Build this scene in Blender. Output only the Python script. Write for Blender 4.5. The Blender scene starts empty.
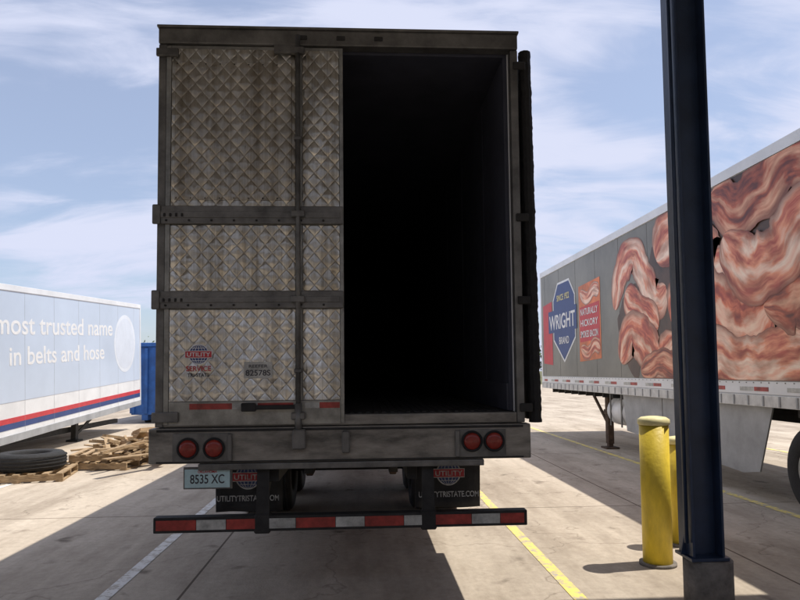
import bpy, bmesh, math, random
from mathutils import Vector, Matrix, noise
R=math.radians
random.seed(7)
scene=bpy.context.scene
COL=scene.collection
scene.view_settings.view_transform='Standard'
scene.view_settings.look='None'
scene.view_settings.exposure=0

# ---------------------------------------------------------------- materials
def nodes(m):
    m.use_nodes=True
    return m.node_tree.nodes,m.node_tree.links,m.node_tree.nodes['Principled BSDF']
def mat(name,c,rough=.6,metal=0,var=.25,scale=3.0,bump=0.0,bscale=40,c2=None,spec=.5,stretch=(1,1,1)):
    m=bpy.data.materials.new(name); N,L,b=nodes(m)
    tc=N.new('ShaderNodeTexCoord'); mp=N.new('ShaderNodeMapping'); mp.inputs['Scale'].default_value=stretch
    L.new(tc.outputs['Object'],mp.inputs[0])
    n=N.new('ShaderNodeTexNoise'); n.inputs['Scale'].default_value=scale; n.inputs['Detail'].default_value=5; n.inputs['Roughness'].default_value=.65
    L.new(mp.outputs[0],n.inputs['Vector'])
    cr=N.new('ShaderNodeValToRGB')
    cr.color_ramp.elements[0].position=.32; cr.color_ramp.elements[1].position=.68
    lo=c2 if c2 else tuple(x*(1-var) for x in c); hi=tuple(min(1,x*(1+var*.5)) for x in c)
    cr.color_ramp.elements[0].color=(*lo,1); cr.color_ramp.elements[1].color=(*hi,1)
    L.new(n.outputs['Fac'],cr.inputs[0]); L.new(cr.outputs[0],b.inputs['Base Color'])
    b.inputs['Roughness'].default_value=rough; b.inputs['Metallic'].default_value=metal
    b.inputs['Specular IOR Level'].default_value=spec
    if bump:
        n2=N.new('ShaderNodeTexNoise'); n2.inputs['Scale'].default_value=bscale; n2.inputs['Detail'].default_value=3
        L.new(tc.outputs['Object'],n2.inputs['Vector'])
        bp=N.new('ShaderNodeBump'); bp.inputs['Strength'].default_value=bump; bp.inputs['Distance'].default_value=.01
        L.new(n2.outputs['Fac'],bp.inputs['Height']); L.new(bp.outputs[0],b.inputs['Normal'])
    return m

def quilt_mat(name,c,pitch=.098,low=.6,metal=.9,crease=.35,ro=(.2,.42)):
    m=bpy.data.materials.new(name); N,L,b=nodes(m)
    tc=N.new('ShaderNodeTexCoord'); sp=N.new('ShaderNodeSeparateXYZ'); L.new(tc.outputs['Object'],sp.inputs[0])
    def M(op,a,bb=None):
        k=N.new('ShaderNodeMath'); k.operation=op
        for i,v in enumerate([a,bb]):
            if v is None: continue
            if isinstance(v,(int,float)): k.inputs[i].default_value=v
            else: L.new(v,k.inputs[i])
        return k.outputs[0]
    def ramp(f,p0,c0,p1,c1):
        r=N.new('ShaderNodeValToRGB'); e=r.color_ramp.elements; e[0].position=p0; e[0].color=(*c0,1); e[1].position=p1; e[1].color=(*c1,1); L.new(f,r.inputs[0]); return r.outputs[0]
    def mul(a,bb,f=1):
        x=N.new('ShaderNodeMixRGB'); x.blend_type='MULTIPLY'; x.inputs[0].default_value=f; L.new(a,x.inputs[1]); L.new(bb,x.inputs[2]); return x.outputs[0]
    def noi(s,d,st=(1,1,1),r=.6):
        mp=N.new('ShaderNodeMapping'); mp.inputs['Scale'].default_value=st; L.new(tc.outputs['Object'],mp.inputs[0])
        n=N.new('ShaderNodeTexNoise'); n.inputs['Scale'].default_value=s; n.inputs['Detail'].default_value=d; n.inputs['Roughness'].default_value=r; L.new(mp.outputs[0],n.inputs['Vector']); return n.outputs['Fac']
    n5=noi(5,3)
    z=M('ADD',M('MULTIPLY',sp.outputs[2],.85),M('MULTIPLY',n5,.026))
    s=M('MULTIPLY',M('ADD',sp.outputs[0],z),math.pi/pitch)
    d=M('MULTIPLY',M('SUBTRACT',sp.outputs[0],z),math.pi/pitch)
    A=M('POWER',M('ABSOLUTE',M('SINE',s)),.5); B=M('POWER',M('ABSOLUTE',M('SINE',d)),.35)
    h=M('MULTIPLY',A,B)
    bp=N.new('ShaderNodeBump'); bp.inputs['Strength'].default_value=.6; bp.inputs['Distance'].default_value=.012
    hh=M('ADD',h,M('ADD',M('MULTIPLY',n5,2.6),M('MULTIPLY',noi(2.6,3,(1.6,1,.7)),7.0)))
    L.new(hh,bp.inputs['Height']); L.new(bp.outputs[0],b.inputs['Normal'])
    n2=noi(2.4,7,(2.6,1,.6),.7)
    col=ramp(n2,.34,[x*low for x in c],.62,c)
    # run-off streaks and grime spots
    col=mul(col,ramp(noi(3.0,6,(7,1,.22),.65),.40,(.52,.47,.40),.58,(1,1,1)),.7)
    col=mul(col,ramp(noi(16,5,(1,1,1),.7),.30,(.45,.42,.38),.42,(1,1,1)),.7)
    col=mul(col,ramp(h,.12,(.45,.42,.36),.45,(1,1,1)),crease)  # creases between the quilt diamonds drawn darker
    L.new(col,b.inputs['Base Color'])
    rr=N.new('ShaderNodeMapRange'); rr.inputs['To Min'].default_value=ro[1]; rr.inputs['To Max'].default_value=ro[0]; L.new(n2,rr.inputs[0]); L.new(rr.outputs[0],b.inputs['Roughness'])
    b.inputs['Metallic'].default_value=metal
    return m

M_quilt=quilt_mat('quilted_aluminium',(.70,.67,.60),low=.65)
M_quiltlow=quilt_mat('quilted_aluminium_lit_low',(.88,.86,.80),low=.65)  # same skin in a lighter colour, standing for ground reflection on the lower panel
M_quilt2=quilt_mat('quilted_worn',(.56,.52,.45),low=.65,metal=.75)
M_alu=mat('dull_aluminium',(.33,.325,.30),.42,.6,.45,6,.15,60)
M_frame=mat('weathered_steel',(.18,.175,.165),.5,.4,.5,5,.2,50)
M_bumper=mat('galvanised_grimy',(.27,.25,.22),.55,.35,.6,5,.3,45,stretch=(.6,1,2))
M_white=mat('white_painted_skin',(.78,.79,.80),.4,0,.12,1.5)
M_int=mat('liner_painted_shade',(.05,.053,.075),.75,0,.3,3,.2,20)  # whitish liner coloured near-black to stand for the shade inside
M_intrib=mat('liner_rib',(.058,.06,.083),.7,0,.3,3)  # ribs carry the same painted-in interior shade
M_floor=mat('interior_floor',(.08,.075,.07),.6,.3,.5,8)  # aluminium floor, interior shade put into its dark colour
M_black=mat('black_rubber',(.018,.018,.019),.8,0,.4,20,.5,90)
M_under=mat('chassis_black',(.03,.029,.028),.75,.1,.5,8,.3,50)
M_rust=mat('rusty_brown',(.09,.055,.035),.85,.1,.5,14,.4,60)
M_redlens=mat('red_lens',(.28,.03,.02),.25,0,.3,30)
M_redtape=mat('red_tape',(.40,.05,.04),.4,0,.5,12)
M_whtape=mat('white_tape',(.50,.50,.47),.4,0,.45,12)
M_blue=mat('navy_blue_paint',(.022,.040,.085),.40,0,.4,3,.15,25)
M_yellow=mat('yellow_paint',(.78,.58,.05),.5,0,.28,5,.25,30,stretch=(1.6,1.6,.5))
M_yelcap=mat('faded_yellow_cap',(.80,.72,.38),.6,0,.2,9,.2,30)
M_conc=mat('pier_concrete',(.20,.18,.16),.9,0,.5,8,.6,40)
M_flap=mat('mudflap_rubber',(.03,.03,.032),.7,0,.5,9,.2,40)
M_txt=mat('white_vinyl',(.80,.80,.80),.5,0,.12,10)
M_flaptxt=mat('scuffed_white_vinyl',(.62,.62,.60),.6,0,.6,25)
M_dtxt=mat('dark_vinyl',(.04,.04,.05),.5,0,.2,10)
M_navy=mat('navy_vinyl',(.03,.06,.20),.45,0,.15,4)
M_redv=mat('red_vinyl',(.55,.04,.05),.45,0,.15,4)
M_gry=mat('trailer_graphic_olive',(.21,.20,.17),.38,0,.4,.6)
M_skirt=mat('grey_skirt',(.36,.37,.38),.5,0,.25,2.5)
M_dump=mat('blue_container_paint',(.03,.13,.42),.5,0,.35,3)
M_wood=mat('pallet_wood',(.40,.28,.16),.85,0,.45,9,.4,60,stretch=(1,1,4))
M_wood2=mat('old_wood',(.24,.17,.11),.9,0,.5,9,.4,60)
M_card=mat('cardboard',(.42,.29,.17),.9,0,.3,5)
M_steelwheel=mat('wheel_steel',(.55,.55,.54),.5,.3,.4,8)
M_plate=mat('plate_face',(.50,.68,.70),.45,0,.2,12)
M_clad=mat('cladding_grey_beige',(.20,.19,.175),.6,.0,.2,2)
M_lblue=mat('pale_blue_livery',(.56,.64,.76),.38,0,.12,.35)

# ---------------------------------------------------------------- builders
def empty(name,loc):
    e=bpy.data.objects.new(name,None); e.empty_display_size=.3; e.location=loc; COL.objects.link(e); return e
def attach(o,p):
    if p is not None:
        o.parent=p; o.matrix_parent_inverse=Matrix.Translation(-Vector(p.location))
    return o
def mesh_obj(name,bm,m,p=None,smooth=False):
    me=bpy.data.meshes.new(name); bm.normal_update(); bm.to_mesh(me); bm.free()
    o=bpy.data.objects.new(name,me); COL.objects.link(o)
    if m: me.materials.append(m)
    if smooth:
        for f in me.polygons: f.use_smooth=True
    return attach(o,p)
def add_box(bm,a,b):
    a=Vector(a); b=Vector(b)
    r=bmesh.ops.create_cube(bm,size=1)
    c=(a+b)/2; s=b-a
    for v in r['verts']: v.co=Vector((v.co.x*s.x+c.x,v.co.y*s.y+c.y,v.co.z*s.z+c.z))
    return r['verts']
def box(name,a,b,m,p=None,bev=.004):
    bm=bmesh.new(); add_box(bm,a,b)
    if bev: bmesh.ops.bevel(bm,geom=bm.edges[:],offset=bev,segments=2,affect='EDGES',profile=.6)
    return mesh_obj(name,bm,m,p)
def boxes(name,lst,m,p=None,bev=0):
    bm=bmesh.new()
    for a,b in lst: add_box(bm,a,b)
    if bev: bmesh.ops.bevel(bm,geom=bm.edges[:],offset=bev,segments=1,affect='EDGES')
    return mesh_obj(name,bm,m,p)
def add_cyl(bm,c,r,d,axis='Z',seg=32,r2=None):
    rot={'Z':Matrix.Identity(4),'X':Matrix.Rotation(R(90),4,'Y'),'Y':Matrix.Rotation(R(-90),4,'X')}[axis]
    bmesh.ops.create_cone(bm,cap_ends=True,segments=seg,radius1=r,radius2=r if r2 is None else r2,depth=d,matrix=Matrix.Translation(c)@rot)
def cyl(name,c,r,d,m,p=None,axis='Z',seg=32,r2=None,bev=0,smooth=True):
    bm=bmesh.new(); add_cyl(bm,c,r,d,axis,seg,r2)
    if bev:
        es=[e for e in bm.edges if len(e.link_faces)==2 and e.calc_face_angle(0)>1]
        bmesh.ops.bevel(bm,geom=es,offset=bev,segments=3,affect='EDGES')
    o=mesh_obj(name,bm,m,p)
    if smooth:
        for f in o.data.polygons: f.use_smooth = len(f.vertices)==4
    return o
def lathe(name,prof,c,axis,m,p=None,seg=40):
    bm=bmesh.new(); rings=[]
    for r,t in prof:
        ring=[]
        for i in range(seg):
            a=2*math.pi*i/seg; u,v=r*math.cos(a),r*math.sin(a)
            co={'X':(t,u,v),'Y':(u,t,v),'Z':(u,v,t)}[axis]
            ring.append(bm.verts.new(Vector(co)+Vector(c)))
        rings.append(ring)
    for A,B in zip(rings,rings[1:]):
        for i in range(seg):
            bm.faces.new((A[i],A[(i+1)%seg],B[(i+1)%seg],B[i]))
    bmesh.ops.recalc_face_normals(bm,faces=bm.faces[:])
    return mesh_obj(name,bm,m,p,True)
def wheel(name,c,p,w=.26,r=.5,out=1):
    h=w/2
    prof=[(.27,-h+.02),(.30,-h),(.40,-h-.004),(r-.05,-h+.0),(r-.012,-h+.025)]
    k=7
    for i in range(k):
        t0=-h+.03+(w-.06)*i/k; t1=-h+.03+(w-.06)*(i+1)/k
        prof+= [(r,t0+.006),(r,t1-.012),(r-.014,t1-.008),(r-.014,t1)]
    prof+=[(r-.012,h-.025),(r-.05,h),(.40,h+.004),(.30,h),(.27,h-.02),(.27,-h+.02)]
    lathe(name,prof,c,'X',M_black,p)
    lathe(name+'_rim',[(.001,out*.02),(.10,out*.02),(.11,out*(h-.04)),(.19,out*(h-.08)),(.24,out*(h-.05)),(.275,out*(h-.01)),(.272,-out*h*.8)],c,'X',M_steelwheel,p)
def text(name,s,loc,size,m,p=None,rz=0,ext=.002,sx=1,align='LEFT',width=None):
    cu=bpy.data.curves.new(name,'FONT'); cu.body=s; cu.size=size; cu.extrude=ext; cu.align_x=align; cu.offset=size*.012
    o=bpy.data.objects.new(name,cu); COL.objects.link(o); cu.materials.append(m)
    o.rotation_euler=(R(90),0,rz); o.location=loc; o.scale=(sx,1,1)
    attach(o,p); 
    if width:
        bpy.context.view_layer.update(); w=o.dimensions.x if o.dimensions.x>0 else 1
        o.scale=(width/w*sx,1,1)
    return o
def poly(name,pts,m,p=None,thick=None):
    bm=bmesh.new(); vs=[bm.verts.new(q) for q in pts]; f=bm.faces.new(vs)
    if thick:
        r=bmesh.ops.extrude_face_region(bm,geom=[f])
        for v in r['geom']:
            if isinstance(v,bmesh.types.BMVert): v.co+=Vector(thick)
    bmesh.ops.recalc_face_normals(bm,faces=bm.faces[:])
    return mesh_obj(name,bm,m,p)
def disc(name,c,rx,rz_,normal,m,p,seg=36,thick=.003):
    pts=[]
    for i in range(seg):
        a=2*math.pi*i/seg
        if normal=='Y': pts.append((c[0]+rx*math.cos(a),c[1],c[2]+rz_*math.sin(a)))
        else: pts.append((c[0],c[1]+rx*math.cos(a),c[2]+rz_*math.sin(a)))
    t=(0,thick,0) if normal=='Y' else (thick,0,0)
    return poly(name,pts,m,p,t)

# ---------------------------------------------------------------- ground
def ground_material():
    m=bpy.data.materials.new('yard_concrete'); N,L,b=nodes(m)
    tc=N.new('ShaderNodeTexCoord')
    def noi(s,d=6,r=.6,st=(1,1,1)):
        mp=N.new('ShaderNodeMapping'); mp.inputs['Scale'].default_value=st; L.new(tc.outputs['Object'],mp.inputs[0])
        n=N.new('ShaderNodeTexNoise'); n.inputs['Scale'].default_value=s; n.inputs['Detail'].default_value=d; n.inputs['Roughness'].default_value=r
        L.new(mp.outputs[0],n.inputs['Vector']); return n.outputs['Fac']
    def ramp(f,p0,c0,p1,c1):
        r=N.new('ShaderNodeValToRGB'); e=r.color_ramp.elements; e[0].position=p0; e[0].color=(*c0,1); e[1].position=p1; e[1].color=(*c1,1); L.new(f,r.inputs[0]); return r.outputs[0]
    def mul(a,bb,f=1):
        x=N.new('ShaderNodeMixRGB'); x.blend_type='MULTIPLY'; x.inputs[0].default_value=f; L.new(a,x.inputs[1]); L.new(bb,x.inputs[2]); return x.outputs[0]
    base=ramp(noi(.35,4),.3,(.45,.385,.305),.7,(.60,.52,.425))
    c=mul(base,ramp(noi(14,6,.75),.3,(.80,.80,.80),.62,(1,1,1)))
    c=mul(c,ramp(noi(1.3,6,.7,(1,.3,1)),.36,(.72,.70,.68),.55,(1,1,1)))
    c=mul(c,ramp(noi(2.6,4,.5),.25,(.40,.38,.36),.36,(1,1,1)))
    c=mul(c,ramp(noi(1.0,5,.6,(1.7,.06,1)),.38,(.66,.64,.62),.56,(1,1,1)),.55)
    br=N.new('ShaderNodeTexBrick'); br.offset=0; br.inputs['Scale'].default_value=1; br.inputs['Brick Width'].default_value=4.6; br.inputs['Row Height'].default_value=4.9
    br.inputs['Mortar Size'].default_value=.012; br.inputs['Mortar Smooth'].default_value=.3
    mp=N.new('ShaderNodeMapping'); mp.inputs['Location'].default_value=(1.35,2.1,0); L.new(tc.outputs['Object'],mp.inputs[0]); L.new(mp.outputs[0],br.inputs['Vector'])
    c=mul(c,ramp(br.outputs['Fac'],0,(1,1,1),1,(.28,.25,.22)))
    vo=N.new('ShaderNodeTexVoronoi'); vo.feature='DISTANCE_TO_EDGE'; vo.inputs['Scale'].default_value=.42
    nn=N.new('ShaderNodeTexNoise'); nn.inputs['Scale'].default_value=2; nn.inputs['Detail'].default_value=4; L.new(tc.outputs['Object'],nn.inputs['Vector'])
    va=N.new('ShaderNodeVectorMath'); va.operation='ADD'; L.new(tc.outputs['Object'],va.inputs[0]); L.new(nn.outputs['Color'],va.inputs[1]); L.new(va.outputs[0],vo.inputs['Vector'])
    c=mul(c,ramp(vo.outputs['Distance'],0,(.45,.42,.4),.006,(1,1,1)),.6)
    L.new(c,b.inputs['Base Color']); b.inputs['Roughness'].default_value=.85; b.inputs['Specular IOR Level'].default_value=.3
    bp=N.new('ShaderNodeBump'); bp.inputs['Strength'].default_value=.35; bp.inputs['Distance'].default_value=.01; L.new(noi(55,3,.7),bp.inputs['Height']); L.new(bp.outputs[0],b.inputs['Normal'])
    return m
def sheet(name,x0,x1,y0,y1,z,m,nx=1,ny=1):
    bm=bmesh.new()
    V=[[bm.verts.new((x0+(x1-x0)*i/nx,y0+(y1-y0)*j/ny,z)) for j in range(ny+1)] for i in range(nx+1)]
    for i in range(nx):
        for j in range(ny): bm.faces.new((V[i][j],V[i+1][j],V[i+1][j+1],V[i][j+1]))
    return mesh_obj(name,bm,m)
M_grass=mat('dry_grass',(.12,.12,.05),.95,0,.4,.08)
sheet('ground',-1500,1500,-1500,1500,-.012,M_grass)
sheet('concrete_yard',-70,70,-40,75,0,ground_material())
def paint_mat(name,c,worn=.45):
    m=bpy.data.materials.new(name); N,L,b=nodes(m)
    tc=N.new('ShaderNodeTexCoord'); n=N.new('ShaderNodeTexNoise'); n.inputs['Scale'].default_value=9; n.inputs['Detail'].default_value=8; n.inputs['Roughness'].default_value=.75
    L.new(tc.outputs['Object'],n.inputs['Vector']); r=N.new('ShaderNodeValToRGB'); e=r.color_ramp.elements
    e[0].position=worn-.06; e[0].color=(.42,.37,.30,1); e[1].position=worn+.05; e[1].color=(*c,1); L.new(n.outputs['Fac'],r.inputs[0]); L.new(r.outputs[0],b.inputs['Base Color']); b.inputs['Roughness'].default_value=.7
    return m
MP_y=paint_mat('worn_yellow_line',(.78,.62,.16),.48); MP_w=paint_mat('worn_white_line',(.74,.72,.68),.46)
for nm,x,mm in (('bay_line',-1.90,MP_w),('bay_line',1.52,MP_y),('bay_line',4.72,MP_y),('bay_line',-5.3,MP_w),('bay_line',8.1,MP_y)):
    sheet(nm,x-.05,x+.05,-2,19.5,.004,mm)

# ---------------------------------------------------------------- main trailer (rear towards camera)
T=empty('semi_trailer',(-.15,4.6,0))
xl,xr,y0,y1=-1.43,1.13,4.6,19.2
zt=4.14
box('side_wall_1',(xl,y0+.05,1.12),(xl+.055,y1,zt-.03),M_white,T)
box('side_wall_2',(xr-.055,y0+.05,1.12),(xr,y1,zt-.03),M_white,T)
box('roof',(xl+.056,y0+.05,zt-.09),(xr-.056,y1,zt-.035),M_white,T)
box('front_wall',(xl+.056,y1-.1,1.20),(xr-.056,y1-.002,zt-.092),M_white,T)
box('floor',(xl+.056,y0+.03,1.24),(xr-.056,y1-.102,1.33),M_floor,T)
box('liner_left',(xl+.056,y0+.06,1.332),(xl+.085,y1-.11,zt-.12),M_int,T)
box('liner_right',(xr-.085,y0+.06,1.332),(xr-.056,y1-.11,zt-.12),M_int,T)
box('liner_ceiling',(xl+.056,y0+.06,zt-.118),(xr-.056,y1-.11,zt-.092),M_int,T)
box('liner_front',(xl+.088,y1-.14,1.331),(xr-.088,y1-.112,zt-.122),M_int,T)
ribs=[]
yy=y0+.9
while yy<y1-.3:
    ribs.append(((xr-.089,yy,1.55),(xr-.086,yy+.03,zt-.14))); ribs.append(((xl+.086,yy,1.55),(xl+.089,yy+.03,zt-.14))); yy+=1.22
boxes('liner_ribs',ribs,M_intrib,T)
boxes('scuff_band',[((xr-.10,y0+.07,1.335),(xr-.0865,y1-.15,1.53)),((xl+.0865,y0+.07,1.335),(xl+.10,y1-.15,1.53))],M_intrib,T)
boxes('floor_ducts',[((xl+.11+i*.058,y0+.09,1.3305),(xl+.135+i*.058,y1-.15,1.336)) for i in range(40)],M_floor,T)
box('header',(xl-.005,y0-.045,4.035),(xr+.005,y0+.048,zt+.01),M_frame,T,.01)
box('header_lip',(xl-.012,y0-.06,zt+.0105),(xr+.012,y0+.06,zt+.028),M_frame,T,.005)
boxes('header_lights',[((x-.03,y0-.058,4.075),(x+.03,y0-.046,4.105)) for x in (-.42,-.15,.12)],M_under,T,.003)
box('post_left',(xl-.006,y0-.03,1.255),(xl+.05,y0+.048,4.033),M_frame,T,.008)
box('post_right',(xr-.05,y0-.03,1.255),(xr+.006,y0+.048,4.033),M_frame,T,.008)
box('sill_plate',(xl+.052,y0-.03,1.255),(xr-.052,y0+.028,1.328),M_bumper,T,.008)
box('rear_beam',(xl-.035,y0-.07,1.01),(xr+.035,y0+.045,1.250),M_bumper,T,.012)
box('rear_beam_lip',(xl+.30,y0-.078,.965),(xr-.30,y0-.02,1.008),M_frame,T,.006)
boxes('dock_bumpers',[((xl+.40+.1,y0-.10,1.03),(xl+.43+.1,y0-.071,1.21)),((xr-.50,y0-.10,1.03),(xr-.47,y0-.071,1.21))],M_frame,T,.004)
boxes('latch_keepers',[((-.49,y0-.125,1.10),(-.40,y0-.072,1.235)),((-.155,y0-.11,1.07),(-.10,y0-.072,1.22))],M_frame,T,.008)
boxes('beam_grime_strips',[((xl+.02,y0-.073,1.225),(xr-.02,y0-.0705,1.242)),((xl+.02,y0-.073,1.016),(xr-.02,y0-.0705,1.026))],M_under,T)
for x0,x1,cs,z in ((-1.30,-.915,(-1.195,-1.02),1.115),(.66,.985,(.745,.90),1.135)):
    box('lamp_panel',(x0,y0-.083,1.025),(x1,y0-.071,1.215),M_frame,T,.004)
    for c in cs:
        lathe('lamp_grommet',[(.072,0),(.074,-.012),(.066,-.02),(.058,-.012)],(c,y0-.084,z),'Y',M_black,T)
        lathe('tail_lamp',[(.060,0),(.058,-.012),(.050,-.020),(.03,-.025),(.001,-.027)],(c,y0-.086,z),'Y',M_redlens,T)
dx0,dx1=xl+.053,-.145
yd=y0-.035
box('door_core',(dx0,yd+.012,1.262),(dx1,y0+.045,4.03),M_alu,T,.004)
def quiltpanel(nm,x0,x1,z0,z1,m=None):
    box(nm,(x0,yd,z0),(x1,yd+.011,z1),m or M_quilt,T,.004)
for z0,z1,mq in ((1.43,2.075,M_quiltlow),(2.205,2.690,M_quilt),(2.825,4.0,M_quilt)):
    quiltpanel('door_skin',dx0+.035,-.475,z0,z1,mq)
    quiltpanel('door_skin',-.425,dx1-.02,z0,z1,mq)
box('upper_patch',(dx0+.06,yd-.006,2.87),(-.50,yd-.001,3.90),M_quilt2,T,.003)
boxes('patch_rivets',[((dx0+.07+i*.10,yd-.009,z),(dx0+.078+i*.10,yd-.006,z+.008)) for i in range(8) for z in (2.88,3.88)],M_under,T)
boxes('door_edge_trim',[((dx0,yd-.004,1.27),(dx0+.033,yd+.011,4.02)),((dx1-.018,yd-.006,1.27),(dx1+.008,yd+.011,4.02)),((-.473,yd-.002,1.43),(-.427,yd+.011,4.0))],M_alu,T,.002)
box('door_bottom_rail',(dx0+.035,yd-.002,1.265),(dx1-.02,yd+.011,1.428),M_alu,T,.003)
for z0,z1 in ((2.69,2.825),(2.075,2.205)):
    box('door_strap',(xl-.015,yd-.026,z0+.002),(dx1+.004,yd-.0065,z1-.002),M_frame,T,.006)
    box('door_strap_rib',(xl-.0,yd-.034,z0+.045),(dx1-.02,yd-.0265,z1-.045),M_frame,T,.003)
    boxes('strap_bolts',[((xl+.06+i*.155,yd-.034,z0+.018),(xl+.075+i*.155,yd-.0265,z0+.033)) for i in range(8)],M_under,T,.003)
    box('hinge_block',(xl-.025,yd-.04,z0-.004),(xl+.03,yd-.0265,z1+.004),M_frame,T,.01)
    boxes('hinge_bolts',[((xl+.05+i*.04,yd-.042,z0+.05),(xl+.065+i*.04,yd-.0345,z0+.075)) for i in range(4)],M_under,T,.003)
box('hinge_bottom',(xl-.02,yd-.03,1.29),(xl+.16,yd-.006,1.36),M_frame,T,.008)
box('hinge_top',(xl-.015,yd-.03,3.93),(xl+.14,yd-.0065,3.99),M_frame,T,.008)
cyl('lock_rod',(-.452,yd-.048,2.60),.0165,2.98,M_frame,T)
cyl('lock_rod_inner',(-.452,yd-.048,1.30),.024,.22,M_frame,T)
boxes('rod_brackets',[((-.50,yd-.066,z),(-.405,yd-.027,z+.05)) for z in (3.95,2.735,2.115,1.30)],M_frame,T,.006)
boxes('rod_guides',[((-.48,yd-.066,z),(-.425,yd-.003,z+.03)) for z in (3.3,1.62)],M_frame,T,.006)
boxes('rod_handle',[((-.80,yd-.052,1.372),(-.46,yd-.034,1.402)),((-.84,yd-.06,1.36),(-.74,yd-.03,1.418))],M_under,T,.006)
box('top_cam',(-.62,yd-.05,3.955),(-.44,yd-.02,4.02),M_frame,T,.008)
tz0,tz1=1.375,1.415
tp=[(-1.20,-.91,M_redtape),(-.91,-.735,M_whtape),(-.735,-.49,M_redtape),(-.41,-.31,M_whtape),(-.31,-.17,M_redtape)]
for a,b_,mm in tp: box('tape',(a,yd-.0045,tz0),(b_,yd-.0025,tz1),mm,T,0)
def globe(cx,y,cz,s,p,mt=None):
    mt=mt or M_txt
    disc('logo_ring',(cx,y,cz),s,s*1.0,'Y',mt,p,thick=.001)
    disc('logo_globe',(cx,y-.002,cz),s*.90,s*.90,'Y',M_navy,p,thick=.001)
    for k in (-.75,-.4,.0,.4,.75):
        bm=bmesh.new(); n=14; pv=None
        for i in range(n+1):
            a=-math.pi/2+math.pi*i/n; r=s*.88
            x=cx+r*math.cos(a)*k; z=cz+r*math.sin(a)
            A=bm.verts.new((x-s*.025,y-.004,z)); B=bm.verts.new((x+s*.025,y-.004,z))
            if pv: bm.faces.new((pv[0],pv[1],B,A))
            pv=(A,B)
        mesh_obj('logo_meridian',bm,mt,p)
    boxes('logo_parallels',[((cx-s*.87*math.cos(math.asin(k)),y-.0042,cz+s*.88*k-s*.025),(cx+s*.87*math.cos(math.asin(k)),y-.0025,cz+s*.88*k+s*.025)) for k in (-.68,.68)],mt,p)
    boxes('logo_band_edge',[((cx-s*1.30,y-.006,cz-s*.36),(cx+s*1.30,y-.0045,cz+s*.36))],mt,p)
    boxes('logo_band',[((cx-s*1.24,y-.0075,cz-s*.30),(cx+s*1.24,y-.0062,cz+s*.30))],M_redv,p)
    text('logo_text','UTILITY',(cx,y-.0085,cz-s*.20),s*.56,mt,p,0,.0006,align='CENTER',width=s*2.2)
globe(-1.14,yd-.002,1.755,.072,T)
text('door_text_small','SERVICE',(-1.14,yd-.003,1.64),.05,M_redv,T,0,.0006,align='CENTER',width=.17)
text('door_text_small','TRI-STATE',(-1.14,yd-.003,1.60),.035,M_dtxt,T,0,.0006,align='CENTER',width=.15)
box('number_placard',(-.83,yd-.005,1.585),(-.635,yd-.002,1.70),M_whtape,T,.001)
text('placard_text','82578S',(-.733,yd-.0062,1.605),.055,M_dtxt,T,0,.0006,align='CENTER',width=.17)
text('placard_text','REEFER',(-.733,yd-.0062,1.66),.03,M_dtxt,T,0,.0006,align='CENTER',width=.13)
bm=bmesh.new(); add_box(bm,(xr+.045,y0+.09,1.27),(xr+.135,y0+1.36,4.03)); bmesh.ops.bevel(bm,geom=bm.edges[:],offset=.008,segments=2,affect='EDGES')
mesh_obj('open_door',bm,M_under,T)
bm=bmesh.new(); pv=None
n=190
for i in range(n+1):
    z=1.25+2.80*i/n; j=(noise.noise(Vector((0,0,z*9)))*.006+noise.noise(Vector((3,0,z*40)))*.004)
    w=.046+.005*noise.noise(Vector((5,0,z*25))); cx=xr+.10+j-.026*(z-1.25)/2.8; cy=y0+.045
    ring=[bm.verts.new((cx+w*math.cos(a),cy+.05*math.sin(a),z)) for a in [k*math.pi/5 for k in range(10)]]
    if pv:
        for k in range(10): bm.faces.new((pv[k],pv[(k+1)%10],ring[(k+1)%10],ring[k]))
    pv=ring
mesh_obj('door_gasket',bm,M_black,T,False)
boxes('right_hinges',[((xr-.03,y0-.046,z),(xr+.06,y0-.0305,z+.06)) for z in (1.33,2.10,2.72,3.88)],M_under,T,.006)
boxes('chassis_rails',[((-.67,y0+.05,.86),(-.60,y0+6,1.115)),((.30,y0+.05,.86),(.37,y0+6,1.115))],M_under,T,.004)
boxes('cross_members',[((xl+.06,y0+.3+i*.42,1.125),(xr-.06,y0+.35+i*.42,1.235)) for i in range(30)],M_under,T)
box('underfloor',(xl+.06,y0+.06,1.2355),(xr-.06,y1-.1,1.239),M_under,T,0)
box('underride_bar',(xl+.0,y0-.06,.545),(xr-.0,y0+.03,.65),M_under,T,.008)
x=xl+.02;k=0
lens=[.27,.20]
while x<xr-.03:
    w=min(lens[k%2],xr-.02-x)
    box('guard_tape',(x,y0-.0645,.565),(x+w-.004,y0-.0615,.632),(M_redtape,M_whtape)[k%2],T,0); x+=w; k+=1
for x in (-.70,.44):
    poly('guard_strut',[(x-.045,y0-.05,.652),(x+.045,y0-.05,.652),(x+.04,y0-.02,.974),(x-.04,y0-.02,.974)],M_under,T,(0,.02,0))
    poly('guard_brace',[(x,y0-.02,.70),(x+.012,y0-.02,.70),(x+.012,y0+.7,1.1),(x,y0+.7,1.1)],M_under,T,(0,.0,-.06))
boxes('guard_strut_cap',[((x-.055,y0-.068,.53),(x+.055,y0+.035,.66)) for x in (-.70,.44)],M_under,T,.01)
box('plate_backing',(-1.235,y0-.045,.835),(-.905,y0-.030,.985),M_frame,T,.004)
box('licence_plate',(-1.225,y0-.050,.845),(-.92,y0-.0455,.97),M_plate,T,.004)
text('plate_text','8535 XC',(-1.072,y0-.0512,.875),.085,M_dtxt,T,0,.0006,align='CENTER',width=.23)
text('plate_state','OKLAHOMA',(-1.072,y0-.0512,.945),.025,M_redv,T,0,.0006,align='CENTER',width=.13)
yf=y0+.42
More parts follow.
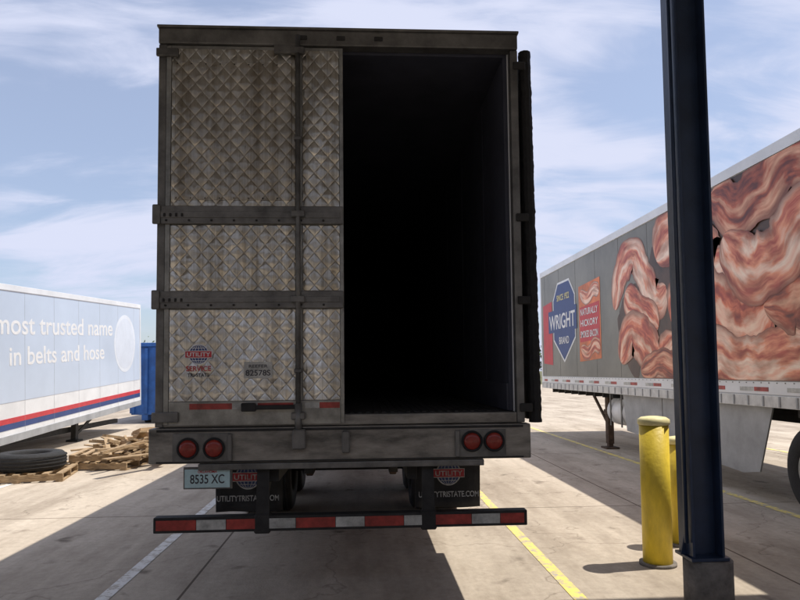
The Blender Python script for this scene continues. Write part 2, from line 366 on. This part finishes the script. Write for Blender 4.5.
for cx in (-.875,.64):
    w=.25
    bm=bmesh.new()
    V=[[bm.verts.new((cx-w+2*w*i/10, yf+.02*math.sin(i*.7)*(1-j/8.)+(.03*(1-j/8.)),.575+.49*j/8)) for j in range(9)] for i in range(11)]
    for i in range(10):
        for j in range(8): bm.faces.new((V[i][j],V[i+1][j],V[i+1][j+1],V[i][j+1]))
    o=mesh_obj('mud_flap',bm,M_flap,T,True); s=o.modifiers.new('s','SOLIDIFY'); s.thickness=.01
    globe(cx,yf-.024,.845,.095,T,M_flaptxt)
    text('flap_text','UTILITYTRISTATE.COM',(cx,yf-.026,.665),.06,M_flaptxt,T,0,.0008,align='CENTER',width=.46)
    box('flap_hanger',(cx-.28,yf-.005,1.066),(cx+.28,yf+.03,1.11),M_under,T,.004)
for ya in (7.9,9.15):
    cyl('axle',(-.15,ya,.52),.065,1.9,M_under,T,'X')
    for s,xc in ((-1,xl+.14),(-1,xl+.46),(1,xr-.46),(1,xr-.14)):
        wheel('tire',(xc,ya,.5),T,.26,.5,s)
    for xx in (-.62,.32):
        cyl('brake_chamber',(xx+.18 if xx<0 else xx-.18,ya-.22,.62),.085,.2,M_rust,T,'Y')
        cyl('air_bag',(xx,ya+.35,.80),.12,.22,M_black,T,'Z',bev=.03)
        boxes('hanger',[((xx-.05,ya-.55,.50),(xx+.05,ya-.40,.88))],M_under,T,.005)
        boxes('trailing_arm',[((xx-.04,ya-.45,.46),(xx+.04,ya+.40,.60))],M_rust,T,.01)
boxes('slider_crossbars',[((-.598,y,.90),(.298,y+.09,1.03)) for y in (7.0,8.1,9.4,10.2)],M_under,T,.004)
cyl('air_tank',(-.15,6.9,.85),.11,.75,M_under,T,'X',bev=.03)
boxes('brake_hose',[((-.30,6.0,.80),(-.285,7.0,.815)),((.02,6.0,.78),(.035,7.0,.795))],M_black,T)
boxes('landing_legs',[((xl+.35,16.4,.06),(xl+.47,16.55,1.12)),((xr-.47,16.4,.06),(xr-.35,16.55,1.12)),((xl+.28,16.32,.0),(xl+.54,16.63,.06)),((xr-.54,16.32,.0),(xr-.28,16.63,.06))],M_under,T,.005)
for o in T.children:
    if o.type=='MESH':
        for v in o.data.vertices:
            if v.co.z>1.9: v.co.z=1.9+(v.co.z-1.9)*.965

# ---------------------------------------------------------------- right trailer
X=4.75; S=empty('semi_trailer',(6.05,9.8,0))
ya,yb=2.5,17.1
box('body',(X+.004,ya,1.16),(X+2.6,yb,4.19),M_white,S,.02)
box('graphic_skin',(X-.002,ya+.1,1.47),(X+.003,yb-.05,4.075),M_gry,S,0)
box('top_rail',(X-.02,ya,4.08),(X+.02,yb+.01,4.215),M_white,S,.006)
box('bottom_rail',(X-.022,ya,1.16),(X+.003,yb,1.30),mat('rail_aluminium',(.62,.62,.61),.4,.3,.3,5),S,.006)
box('rub_rail_upper',(X-.012,ya,1.31),(X+.003,yb,1.465),M_white,S,.004)
boxes('rail_ribs',[((X-.03,ya+.1+i*.305,1.17),(X-.0225,ya+.13+i*.305,1.29)) for i in range(47)],M_skirt,S)
boxes('rail_rivets',[((X-.017,ya+.08+i*.15,1.44),(X-.0125,ya+.095+i*.15,1.452)) for i in range(96)],M_frame,S)
y=ya+.3;k=0
while y<yb-.4:
    box('side_tape',(X-.0155,y,1.345),(X-.0125,y+.28,1.395),(M_redtape,M_whtape)[k%2],S,0); y+=.30 if k%2==0 else .62; k+=1
boxes('panel_seams',[((X-.0045,ya+.6+i*1.24,1.47),(X-.0025,ya+.607+i*1.24,4.075)) for i in range(12)],M_frame,S)
box('front_corner',(X-.015,yb-.06,1.16),(X+.06,yb+.03,4.2),M_white,S,.02)
def bacon_mat(name,a,b_,c_,bands,seed=0):
    m=bpy.data.materials.new(name); N,L,b=nodes(m)
    uv=N.new('ShaderNodeUVMap'); sp=N.new('ShaderNodeSeparateXYZ'); L.new(uv.outputs[0],sp.inputs[0])
    def M(op,p,q=None,clamp=False):
        k=N.new('ShaderNodeMath'); k.operation=op; k.use_clamp=clamp
        for i,v in enumerate([p,q]):
            if v is None: continue
            if isinstance(v,(int,float)): k.inputs[i].default_value=v
            else: L.new(v,k.inputs[i])
        return k.outputs[0]
    mp=N.new('ShaderNodeMapping'); mp.inputs['Scale'].default_value=(.9,1.3,1); mp.inputs['Location'].default_value=(seed,seed,0); L.new(uv.outputs[0],mp.inputs[0])
    n=N.new('ShaderNodeTexNoise'); n.inputs['Scale'].default_value=1.3; n.inputs['Detail'].default_value=4; L.new(mp.outputs[0],n.inputs['Vector'])
    mp2=N.new('ShaderNodeMapping'); mp2.inputs['Scale'].default_value=(2.0,9,1); L.new(uv.outputs[0],mp2.inputs[0])
    n2=N.new('ShaderNodeTexNoise'); n2.inputs['Scale'].default_value=1.5; n2.inputs['Detail'].default_value=6; L.new(mp2.outputs[0],n2.inputs['Vector'])
    ph=M('ADD',M('MULTIPLY',sp.outputs[1],bands),M('MULTIPLY',n.outputs['Fac'],2.6))
    w=M('ADD',M('MULTIPLY',M('SINE',M('MULTIPLY',ph,2*math.pi)),.34),.5)
    w=M('ADD',w,M('MULTIPLY',M('SUBTRACT',n2.outputs['Fac'],.5),1.0))
    r=N.new('ShaderNodeValToRGB'); cr=r.color_ramp; cr.elements[0].position=.08; cr.elements[0].color=(*a,1); cr.elements[1].position=.95; cr.elements[1].color=(*c_,1)
    e=cr.elements.new(.40); e.color=(*b_,1); e=cr.elements.new(.62); e.color=(*[(p*.6+q*.4) for p,q in zip(b_,c_)],1)
    L.new(w,r.inputs[0])
    # cooked crust blotches
    mp3=N.new('ShaderNodeMapping'); mp3.inputs['Scale'].default_value=(1.2,2.2,1); mp3.inputs['Location'].default_value=(seed+5,2,0); L.new(uv.outputs[0],mp3.inputs[0])
    n3=N.new('ShaderNodeTexNoise'); n3.inputs['Scale'].default_value=1.7; n3.inputs['Detail'].default_value=5; L.new(mp3.outputs[0],n3.inputs['Vector'])
    br=N.new('ShaderNodeValToRGB'); br.color_ramp.elements[0].position=.34; br.color_ramp.elements[0].color=(.42,.26,.20,1); br.color_ramp.elements[1].position=.56; br.color_ramp.elements[1].color=(1,1,1,1); L.new(n3.outputs['Fac'],br.inputs[0])
    m1=N.new('ShaderNodeMixRGB'); m1.blend_type='MULTIPLY'; m1.inputs[0].default_value=.8; L.new(r.outputs[0],m1.inputs[1]); L.new(br.outputs[0],m1.inputs[2])
    edge=M('MULTIPLY',M('MULTIPLY',sp.outputs[1],M('SUBTRACT',1,sp.outputs[1])),4)
    er=N.new('ShaderNodeValToRGB'); er.color_ramp.elements[0].color=(.24,.11,.07,1); er.color_ramp.elements[1].position=.55; er.color_ramp.elements[1].color=(1,1,1,1); L.new(edge,er.inputs[0])
    mx=N.new('ShaderNodeMixRGB'); mx.blend_type='MULTIPLY'; mx.inputs[0].default_value=.9; L.new(m1.outputs[0],mx.inputs[1]); L.new(er.outputs[0],mx.inputs[2])
    L.new(mx.outputs[0],b.inputs['Base Color']); b.inputs['Roughness'].default_value=.38
    return m
MB=[bacon_mat('bacon_print_a',(.38,.05,.03),(.74,.20,.09),(.97,.68,.50),1.9,0),bacon_mat('bacon_print_b',(.52,.10,.06),(.85,.34,.19),(1.0,.78,.62),1.4,3),bacon_mat('bacon_print_c',(.18,.035,.02),(.52,.12,.05),(.86,.48,.30),2.1,7)]
M_shadowprint=mat('dark_brown_print',(.09,.045,.028),.4,0,.6,2)
def catmull(P,n=12):
    out=[]; Q=[P[0]]+P+[P[-1]]
    for i in range(1,len(Q)-2):
        for k in range(n):
            t=k/n; p0,p1,p2,p3=[Vector(q) for q in Q[i-1:i+3]]
            out.append(.5*((2*p1)+(-p0+p2)*t+(2*p0-5*p1+4*p2-p3)*t*t+(-p0+3*p1-3*p2+p3)*t**3))
    out.append(Vector(P[-1])); return out
def ribbon(name,P,w,off,m,seed):
    C=catmull(P); bm=bmesh.new(); uvl=bm.loops.layers.uv.new('UVMap'); rows=[]; acc=0; nv=8
    for i,c in enumerate(C):
        d=(C[min(i+1,len(C)-1)]-C[max(i-1,0)]); d=d.normalized() if d.length>0 else Vector((1,0)); nrm=Vector((-d.y,d.x))
        if i: acc+=(c-C[i-1]).length
        t=i/(len(C)-1); env=min(1,math.sqrt(math.sin(math.pi*min(max(t,.004),.996)))*1.5)
        wl=w*env*(1+.35*noise.noise(Vector((seed,acc*2.2,0)))+.10*noise.noise(Vector((seed,acc*9,0)))); wr=w*env*(1+.35*noise.noise(Vector((seed+9,acc*2.2,0)))+.10*noise.noise(Vector((seed+9,acc*9,0))))
        row=[]
        for j in range(nv+1):
            q=c+nrm*(-wl+(wl+wr)*j/nv)
            q.y=min(max(q.y,1.475),4.07)
            row.append((bm.verts.new((X-off,q.x,q.y)),(acc+seed*3.1,j/nv)))
        rows.append(row)
    for A,B in zip(rows,rows[1:]):
        for j in range(nv):
            try:
                f=bm.faces.new((A[j][0],A[j+1][0],B[j+1][0],B[j][0]))
            except Exception: continue
            for l,(v,u) in zip(f.loops,(A[j],A[j+1],B[j+1],B[j])): l[uvl].uv=u
    mesh_obj(name,bm,m,S)
ribbon('graphic_shadow',[(10.2,2.2),(9.4,2.7),(8.5,2.7),(7.0,2.8),(5,2.8),(2.9,2.8)],1.35,.004,M_shadowprint,2)
ribbon('graphic_shadow',[(11.7,2.0),(11.0,2.4),(10.2,2.6)],.7,.0045,M_shadowprint,4)
RB=[([(12.0,2.75),(11.75,3.35),(11.1,3.65),(10.7,3.2),(10.3,2.75),(9.9,2.9)],.34,1),
    ([(11.5,3.0),(11.1,2.75),(10.7,2.6),(10.2,2.3)],.28,0),
    ([(11.75,1.75),(11.3,2.3),(10.7,2.05),(10.2,1.75),(9.6,2.1)],.38,0),
    ([(10.9,1.6),(10.2,1.7),(9.4,1.6),(8.8,1.75)],.24,2),
    ([(10.2,3.4),(9.6,3.75),(9.0,3.35),(8.5,2.9),(8.1,3.1)],.46,1),
    ([(9.7,2.3),(9.1,2.75),(8.5,2.4),(7.9,2.1),(7.3,2.35)],.50,0),
    ([(8.5,3.95),(7.9,3.65),(7.3,3.75),(6.8,3.95),(6.0,3.7)],.36,2),
    ([(9.2,1.55),(8.5,1.85),(7.8,1.65),(7.0,1.75),(6.2,1.95),(5.3,1.7)],.36,1),
    ([(7.4,2.35),(6.8,2.45),(6.2,2.2),(5.4,2.5),(4.4,2.2)],.40,2),
    ([(8.2,3.35),(7.7,2.85),(7.1,2.9),(6.6,3.3),(6.0,3.1),(5.3,3.5)],.42,1),
    ([(6.0,3.5),(5.2,3.2),(4.4,3.6),(3.2,3.2)],.45,0),([(5.4,2.4),(4.6,2.0),(3.8,2.5),(2.9,2.1)],.5,1)]
for i,(P,w,mi) in enumerate(RB): ribbon('bacon_strip_graphic',P,w,.006+.0025*i,MB[mi],i+1.3)
def wallpoly(nm,pts,off,m): return poly(nm,[(X-off,a,b_) for a,b_ in pts],m,S)
cx,cz=15.15,2.80
wallpoly('badge_edge',[(cx+.85,cz+.55),(cx+.45,cz+.95),(cx-.45,cz+.95),(cx-.85,cz+.55),(cx-.85,cz-.45),(cx,cz-1.0),(cx+.85,cz-.45)],.006,M_txt)
wallpoly('badge',[(cx+.80,cz+.53),(cx+.42,cz+.90),(cx-.42,cz+.90),(cx-.80,cz+.53),(cx-.80,cz-.42),(cx,cz-.94),(cx+.80,cz-.42)],.009,M_navy)
wallpoly('badge_band',[(cx+1.25,cz+.30),(cx-.95,cz+.30),(cx-.95,cz-.25),(cx+1.25,cz-.25)],.0115,M_navy)
text('badge_text','WRIGHT',(X-.014,cx+1.15,cz-.17),.5,M_txt,S,R(-90),.001,width=2.0)
text('badge_text_small','BRAND',(X-.014,cx+.38,cz-.55),.24,M_txt,S,R(-90),.001,width=.75)
text('badge_text_small','SINCE 1922',(X-.014,cx+.5,cz+.50),.2,M_yelcap,S,R(-90),.001,width=.95)
M_org=mat('orange_vinyl',(.72,.20,.07),.45,0,.45,2)
wallpoly('pack',[(16.9,3.3),(16.1,3.35),(16.1,1.75),(16.9,1.8)],.006,M_redv)
wallpoly('pack',[(14.05,3.45),(12.75,3.5),(12.75,1.85),(14.05,1.8)],.006,M_org)
wallpoly('pack_label',[(14.0,2.98),(12.8,3.02),(12.8,2.25),(14.0,2.22)],.0075,M_redv)
ribbon('pack_bacon',[(13.95,3.3),(13.5,3.15),(13.1,3.3),(12.8,3.2)],.14,.009,MB[1],3.3)
ribbon('pack_bacon',[(13.95,2.10),(13.5,1.98),(13.1,2.12),(12.8,2.05)],.16,.009,MB[0],4.3)
for i,s in enumerate(('NATURALLY','HICKORY','SMOKED BACON')): text('pack_text',s,(X-.012,13.95,2.80-.24*i),.2,M_txt,S,R(-90),.001,width=1.05)
for xx in (X+.32,X+2.2):
    boxes('landing_leg',[((xx-.06,13.2,.10),(xx+.06,13.36,1.16)),((xx-.045,13.215,.04),(xx+.045,13.345,.10)),((xx-.14,13.12,.0),(xx+.14,13.44,.035)),((xx-.08,13.17,.70),(xx+.08,13.39,.80))],M_rust,S,.006)
poly('leg_brace',[(X+.32,13.4,.45),(X+.36,13.4,.45),(X+.36,14.4,1.15),(X+.32,14.4,1.15)],M_rust,S,(0,.0,.07))
boxes('leg_crossbar',[((X+.38,13.25,.62),(X+2.14,13.31,.70))],M_rust,S)
cyl('fuel_tank',(X+.42,12.45,.80),.28,1.05,M_white,S,'Y',bev=.05)
boxes('tank_straps',[((X+.13,12.15,.52),(X+.145,12.2,1.15)),((X+.13,12.7,.52),(X+.145,12.75,1.15))],M_frame,S)
poly('side_skirt',[(X+.06,11.9,1.158),(X+.06,7.45,1.158),(X+.06,7.75,.36),(X+.06,8.1,.30),(X+.06,11.75,.50)],M_skirt,S,(.02,0,0))
boxes('skirt_brackets',[((X+.085,y,.45),(X+.11,y+.04,1.155)) for y in (8.4,9.3,10.2,11.1)],M_frame,S)
boxes('skirt_seams',[((X+.055,y,.47),(X+.0595,y+.012,1.15)) for y in (8.9,10.3)],M_frame,S)
boxes('underframe',[((X+.5,3,.95),(X+.6,9.5,1.158)),((X+2.0,3,.95),(X+2.1,9.5,1.158))]+[((X+.1,3+.5*i,1.06),(X+2.5,3.06+.5*i,1.157)) for i in range(28)],M_under,S)
for yw in (5.45,6.72):
    cyl('axle',(X+1.3,yw,.52),.065,2.0,M_under,S,'X')
    for s,xc in ((-1,X+.15),(-1,X+.47),(1,X+2.13),(1,X+2.45)): wheel('tire',(xc,yw,.5),S,.26,.5,s)

# ---------------------------------------------------------------- left trailer (slightly nose-up)
XL=-6.7; Lp=empty('semi_trailer',(XL,12.46,.33))
la,lb=10.3,20.0
zb=.33
box('body',(XL-2.6,la,zb+.02),(XL-.003,lb,3.30),M_white,Lp,.02)
box('livery_panel',(XL-.0025,la+.06,1.10),(XL+.002,lb-.06,3.20),M_lblue,Lp,0)
box('top_rail',(XL-.02,la,3.22),(XL+.015,lb+.01,3.335),M_white,Lp,.006)
box('red_stripe',(XL-.0025,la+.04,.70),(XL+.003,lb-.04,.80),M_redv,Lp,0)
box('navy_stripe',(XL-.0025,la+.04,.585),(XL+.003,lb-.04,.695),M_navy,Lp,0)
box('bottom_rail',(XL-.02,la,zb),(XL+.015,lb,.48),M_skirt,Lp,.006)
box('corner_cap',(XL-.05,lb-.05,zb+.01),(XL+.012,lb+.02,3.31),M_white,Lp,.01)
boxes('panel_seams',[((XL+.0022,la+.6+i*1.22,.49),(XL+.0032,la+.606+i*1.22,3.21)) for i in range(8)],M_skirt,Lp)
text('livery_text','most trusted name',(XL+.004,12.25,2.40),.56,M_txt,Lp,R(90),.001,width=5.55)
text('livery_text','in belts and hose',(XL+.004,12.75,1.80),.52,M_txt,Lp,R(90),.001,width=4.5)
disc('livery_seal',(XL+.003,18.75,2.18),.80,.80,'X',mat('seal_white',(.74,.78,.84),.4,0,.1,2),Lp,thick=.0015)
disc('livery_seal_inner',(XL+.0052,18.75,2.18),.70,.70,'X',mat('seal_pale',(.68,.73,.81),.4,0,.1,2),Lp,thick=.001)
bpy.context.view_layer.update()
Lp.rotation_euler=(R(2.9),0,0)
def gpart(o):
    o.parent=Lp; o.matrix_parent_inverse=(Matrix.Translation(Lp.location)@Matrix.Rotation(R(2.9),4,'X')).inverted(); return o
for xx in (XL-.4,XL-2.2):
    gpart(boxes('landing_leg',[((xx-.06,16.4,.05),(xx+.06,16.55,.62)),((xx-.14,16.32,.0),(xx+.14,16.63,.05))],M_under,None,.005))
gpart(boxes('underframe',[((XL-.62,10.6,.22),(XL-.52,19.6,.34)),((XL-2.1,10.6,.22),(XL-2.0,19.6,.34))],M_under))
gpart(poly('leg_brace',[(XL-.4,16.5,.12),(XL-.36,16.5,.12),(XL-.36,17.6,.55),(XL-.4,17.6,.55)],M_under,None,(0,0,.07)))
for yw in (11.4,):
    for xc in (XL-.25,XL-2.35): 
        o0=set(bpy.data.objects); wheel('tire',(xc,yw,.42),None,.28,.42,1 if xc>XL-1 else -1)
        for o in set(bpy.data.objects)-o0: gpart(o)

# ---------------------------------------------------------------- dumpster
D=empty('roll_off_dumpster',(-6.4,23.5,0))
box('hull',(-7.75,22.2,.28),(-5.1,28,2.55),M_dump,D,.02)
boxes('ribs',[((-7.72+i*.42,22.12,.32),(-7.62+i*.42,22.198,2.5)) for i in range(7)]+[((-7.83,22.3+i*.6,.32),(-7.752,22.4+i*.6,2.5)) for i in range(10)],M_dump,D,.01)
box('top_rim',(-7.85,22.1,2.552),(-5.0,28.1,2.68),M_dump,D,.02)
boxes('skids',[((-7.4,22.2,.1),(-7.2,28,.278)),((-5.7,22.2,.1),(-5.5,28,.278))],M_dump,D)
for x_ in (-7.3,-5.6): cyl('roller',(x_,22.6,.1),.1,.2,M_under,D,'X')

# ---------------------------------------------------------------- pallets, tyre, scrap
def pallet(x,y,z,rz,w=1.15,d=1.0,m=None):
    P=empty('wooden_pallet',(x,y,z)); m=m or M_wood; bm=bmesh.new()
    for i in range(7):
        t=-w/2+.05+i*(w-.1)/6; j=random.uniform(-.012,.012); add_box(bm,(t-.045,-d/2+j,.115),(t+.045,d/2+j,.135))
    for t in (-d/2+.03,0,d/2-.03): add_box(bm,(-w/2,t-.02,.022),(w/2,t+.02,.1145))
    for t in (-w/2+.05,0,w/2-.05): add_box(bm,(t-.045,-d/2,0.001),(t+.045,d/2,.0215))
    o=mesh_obj('boards',bm,m); o.parent=P; P.rotation_euler=(0,0,rz); return P
pallet(-5.35,10.7,0,R(12),1.3,1.1)
tp=empty('used_tire',(-5.3,10.75,.14))
h=.13
lathe('tread',[(.29,-h+.02),(.31,-h),(.45,-h-.004),(.50,-h+.04),(.51,-.02),(.51,.02),(.50,h-.04),(.45,h+.004),(.31,h),(.29,h-.02),(.28,0),(.29,-h+.02)],(-5.3,10.75,.14+h+.005),'Z',M_black,tp)
for i in range(4):
    lathe('groove',[(.512,-.004),(.517,0),(.512,.014)],(-5.3,10.75,.20+i*.05),'Z',M_under,tp)
pallet(-4.55,11.9,0,R(-6)); pallet(-4.5,11.95,.138,R(9)); pallet(-3.9,13.2,0,R(20),m=M_wood2); pallet(-4.7,13.5,0,R(2),m=M_wood2); pallet(-4.65,13.5,.138,R(-8))
bm=bmesh.new()
for i in range(60):
    L_=random.uniform(.4,1.5); w=random.uniform(.04,.13); t=random.uniform(.015,.05)
    vs=add_box(bm,(-L_/2,-w/2,-t/2),(L_/2,w/2,t/2))
    cx=random.gauss(-4.25,.38); cy=random.gauss(13.0,.75)
    M=Matrix.Translation((cx,cy,.18+random.uniform(0,.30)*max(0,1-abs(cx+4.25))))@Matrix.Rotation(random.uniform(0,math.pi),4,'Z')@Matrix.Rotation(random.uniform(-.32,.32),4,'Y')
    bmesh.ops.transform(bm,matrix=M,verts=vs)
o=mesh_obj('scrap_wood_pile',bm,M_wood)
bm=bmesh.new()
for i in range(14):
    s=random.uniform(.15,.42); vs=add_box(bm,(-s/2,-s*.4,0),(s/2,s*.4,s*random.uniform(.1,.8)))
    cx=random.gauss(-4.3,.35); cy=random.gauss(13.4,.7)
    bmesh.ops.transform(bm,matrix=Matrix.Translation((cx,cy,.27))@Matrix.Rotation(random.uniform(0,3),4,'Z')@Matrix.Rotation(random.uniform(-.3,.3),4,'X'),verts=vs)
mesh_obj('cardboard_scraps',bm,M_card)

# ---------------------------------------------------------------- column, pier, bollards, added unseen canopy and dock building
C=empty('steel_column',(2.3,4.4,0))
cx0,cx1,cy0,cy1=2.185,2.405,4.30,4.50
boxes('flanges',[((cx0,cy0,.36),(cx0+.016,cy1,5.5)),((cx1-.016,cy0,.36),(cx1,cy1,5.5))],M_blue,C,.003)
box('web',(cx0+.0165,4.394,.36),(cx1-.0165,4.406,5.5),M_blue,C,0)
box('base_plate',(cx0-.02,cy0-.02,.338),(cx1+.02,cy1+.02,.359),M_blue,C,.003)
poly('stiffener',[(cx0-.002,4.39,.36),(cx0-.04,4.39,.36),(cx0-.002,4.39,.52)],M_blue,C,(0,.012,0))
cyl('conduit',(cx0-.022,4.34,2.9),.014,4.9,M_blue,C)
cyl('concrete_pier',(2.335,4.40,.168),.158,.336,M_conc,C,seg=40,bev=.012)
def bollard(x,y,h,r):
    B=empty('bollard',(x,y,0))
    cyl('sleeve',(x,y,h/2-.02),r,h-.04,M_yellow,B,seg=40)
    lathe('cap',[(r+.004,h-.055),(r+.012,h-.045),(r+.010,h-.01),(r*.85,h+.008),(r*.4,h+.016),(.001,h+.018)],(x,y,0),'Z',M_yelcap,B)
    cyl('collar',(x,y,.012),r+.03,.024,M_conc,B,seg=32)
bollard(2.43,5.38,1.21,.118); bollard(2.92,5.95,.98,.10)
K=empty('unseen_shade_canopy',(0,3.6,5.5))  # unseen roof above the column, sized to cut sky light on the trailer rear
box('roof_deck',(-16,-1.5,5.82),(18,4.9,5.95),M_clad,K,.01)
boxes('fascia',[((-16,4.905,5.6),(18,4.95,6.1)),((-16,-1.55,5.6),(18,-1.505,6.1))],M_blue,K,.01)
boxes('beams',[((-16,4.33,5.502),(18,4.47,5.815))]+[((x,-1.5,5.60),(x+.12,4.32,5.81)) for x in (-13,-8,-3,5,10,15)],M_blue,K)
W=empty('unseen_dock_building',(0,-14,0))  # unseen, added behind the camera to keep the trailer rear dark
box('wall',(-30,-24,0),(30,-10.05,7.5),M_clad,W,.02)
boxes('dock_doors',[((x,-10.045,1.2),(x+2.7,-10.0,4.2)) for x in (-13,-8,-3,2,7,12)],M_skirt,W,.01)
boxes('dock_pads',[((x,-10.045,.8),(x+.3,-9.85,1.19)) for x in (-13,-10.6,-8,-5.6,-3,-.6,2,4.4,7,9.4)],M_black,W,.01)
box('parapet',(-30.1,-24.1,7.5),(30.1,-9.95,7.8),M_blue,W,.02)

# ---------------------------------------------------------------- distant trees and fence
M_leaf=mat('foliage',(.07,.10,.035),.9,0,.6,.5)
bm=bmesh.new()
for i in range(170):
    cx=random.uniform(-190,190); cy=random.uniform(135,160); r=random.uniform(2.5,5.5); h=random.uniform(3,7)
    for k in range(60):
        d=Vector((random.gauss(0,1),random.gauss(0,1),random.gauss(0,1))).normalized()*r*random.uniform(.5,1)
        c=Vector((cx+d.x*1.3,cy+d.y,max(.2,h+d.z*.9))); s=random.uniform(.3,.8)
        q=[Vector((random.uniform(-1,1),random.uniform(-1,1),random.uniform(-1,1)))*s+c for _ in range(4)]
        bm.faces.new([bm.verts.new(v) for v in q])
mesh_obj('tree_line',bm,M_leaf)
bm=bmesh.new()
for i in range(61): add_cyl(bm,(-90+i*3,74,1.0),.04,2.0,'Z',6)
for z in (.3,1.1,1.95): add_box(bm,(-90,73.98,z),(90,74.02,z+.03))
mesh_obj('perimeter_fence',bm,M_skirt)

# ---------------------------------------------------------------- sky + sun
sd=Vector((.44,.06,1)).normalized()
elev=math.asin(sd.z); az=math.atan2(sd.x,sd.y)
w=bpy.data.worlds.new('World'); scene.world=w; w.use_nodes=True
N=w.node_tree.nodes; L=w.node_tree.links; bg=N['Background']
sky=N.new('ShaderNodeTexSky'); sky.sky_type='NISHITA'; sky.sun_disc=False; sky.sun_elevation=elev; sky.sun_rotation=az; sky.dust_density=1.2; sky.ozone_density=3.0; sky.air_density=1.0
tc=N.new('ShaderNodeTexCoord'); sp=N.new('ShaderNodeSeparateXYZ'); L.new(tc.outputs['Generated'],sp.inputs[0])
def Mt(op,a,b=None,clamp=False):
    k=N.new('ShaderNodeMath'); k.operation=op; k.use_clamp=clamp
    for i,v in enumerate([a,b]):
        if v is None: continue
        if isinstance(v,(int,float)): k.inputs[i].default_value=v
        else: L.new(v,k.inputs[i])
    return k.outputs[0]
zz=Mt('ADD',Mt('MAXIMUM',sp.outputs[2],0),.28)
cb=N.new('ShaderNodeCombineXYZ'); L.new(Mt('DIVIDE',sp.outputs[0],zz),cb.inputs[0]); L.new(Mt('DIVIDE',sp.outputs[1],zz),cb.inputs[1])
def cl(scale,st,rot,loc,d=9,r=.6,dist=.4):
    mp=N.new('ShaderNodeMapping'); mp.inputs['Scale'].default_value=st; mp.inputs['Rotation'].default_value=(0,0,rot); mp.inputs['Location'].default_value=loc
    L.new(cb.outputs[0],mp.inputs[0]); n=N.new('ShaderNodeTexNoise'); n.inputs['Scale'].default_value=scale; n.inputs['Detail'].default_value=d; n.inputs['Roughness'].default_value=r; n.inputs['Distortion'].default_value=dist
    L.new(mp.outputs[0],n.inputs['Vector']); return n.outputs['Fac']
a=cl(1.3,(.9,1.6,1),R(14),(3.1,.7,0),4,.5,.3); b2=cl(4.2,(.55,1.4,1),R(24),(1,4,0),7,.6,.6)
f=Mt('ADD',Mt('MULTIPLY',a,.68),Mt('MULTIPLY',b2,.34))
mr=N.new('ShaderNodeMapRange'); mr.interpolation_type='SMOOTHSTEP'; mr.inputs['From Min'].default_value=.43; mr.inputs['From Max'].default_value=.575; mr.inputs['To Min'].default_value=.34; mr.inputs['To Max'].default_value=1.0; L.new(f,mr.inputs[0])
mx=N.new('ShaderNodeMixRGB'); L.new(mr.outputs[0],mx.inputs[0]); L.new(sky.outputs[0],mx.inputs[1]); mx.inputs[2].default_value=(5.0,5.3,6.6,1)
L.new(mx.outputs[0],bg.inputs['Color']); bg.inputs['Strength'].default_value=.145
sl=bpy.data.lights.new('sun','SUN'); sl.energy=5.0; sl.angle=R(.53); sl.color=(1,.94,.85)
so=bpy.data.objects.new('sun',sl); COL.objects.link(so); so.rotation_euler=sd.to_track_quat('Z','Y').to_euler(); so.location=(10,5,20)

# ---------------------------------------------------------------- camera
cam=bpy.data.cameras.new('camera'); co=bpy.data.objects.new('camera',cam); COL.objects.link(co)
co.rotation_mode='QUATERNION'
co.location=(0,0,1.62)
co.rotation_quaternion=(Matrix.Rotation(R(-3.2),3,'Z')@Matrix.Rotation(R(90+3.3),3,'X')@Matrix.Rotation(R(-.59),3,'Z')).to_quaternion()
cam.lens=29.25; cam.sensor_width=36; cam.shift_y=.043; cam.clip_end=4000; cam.clip_start=.05
scene.camera=co
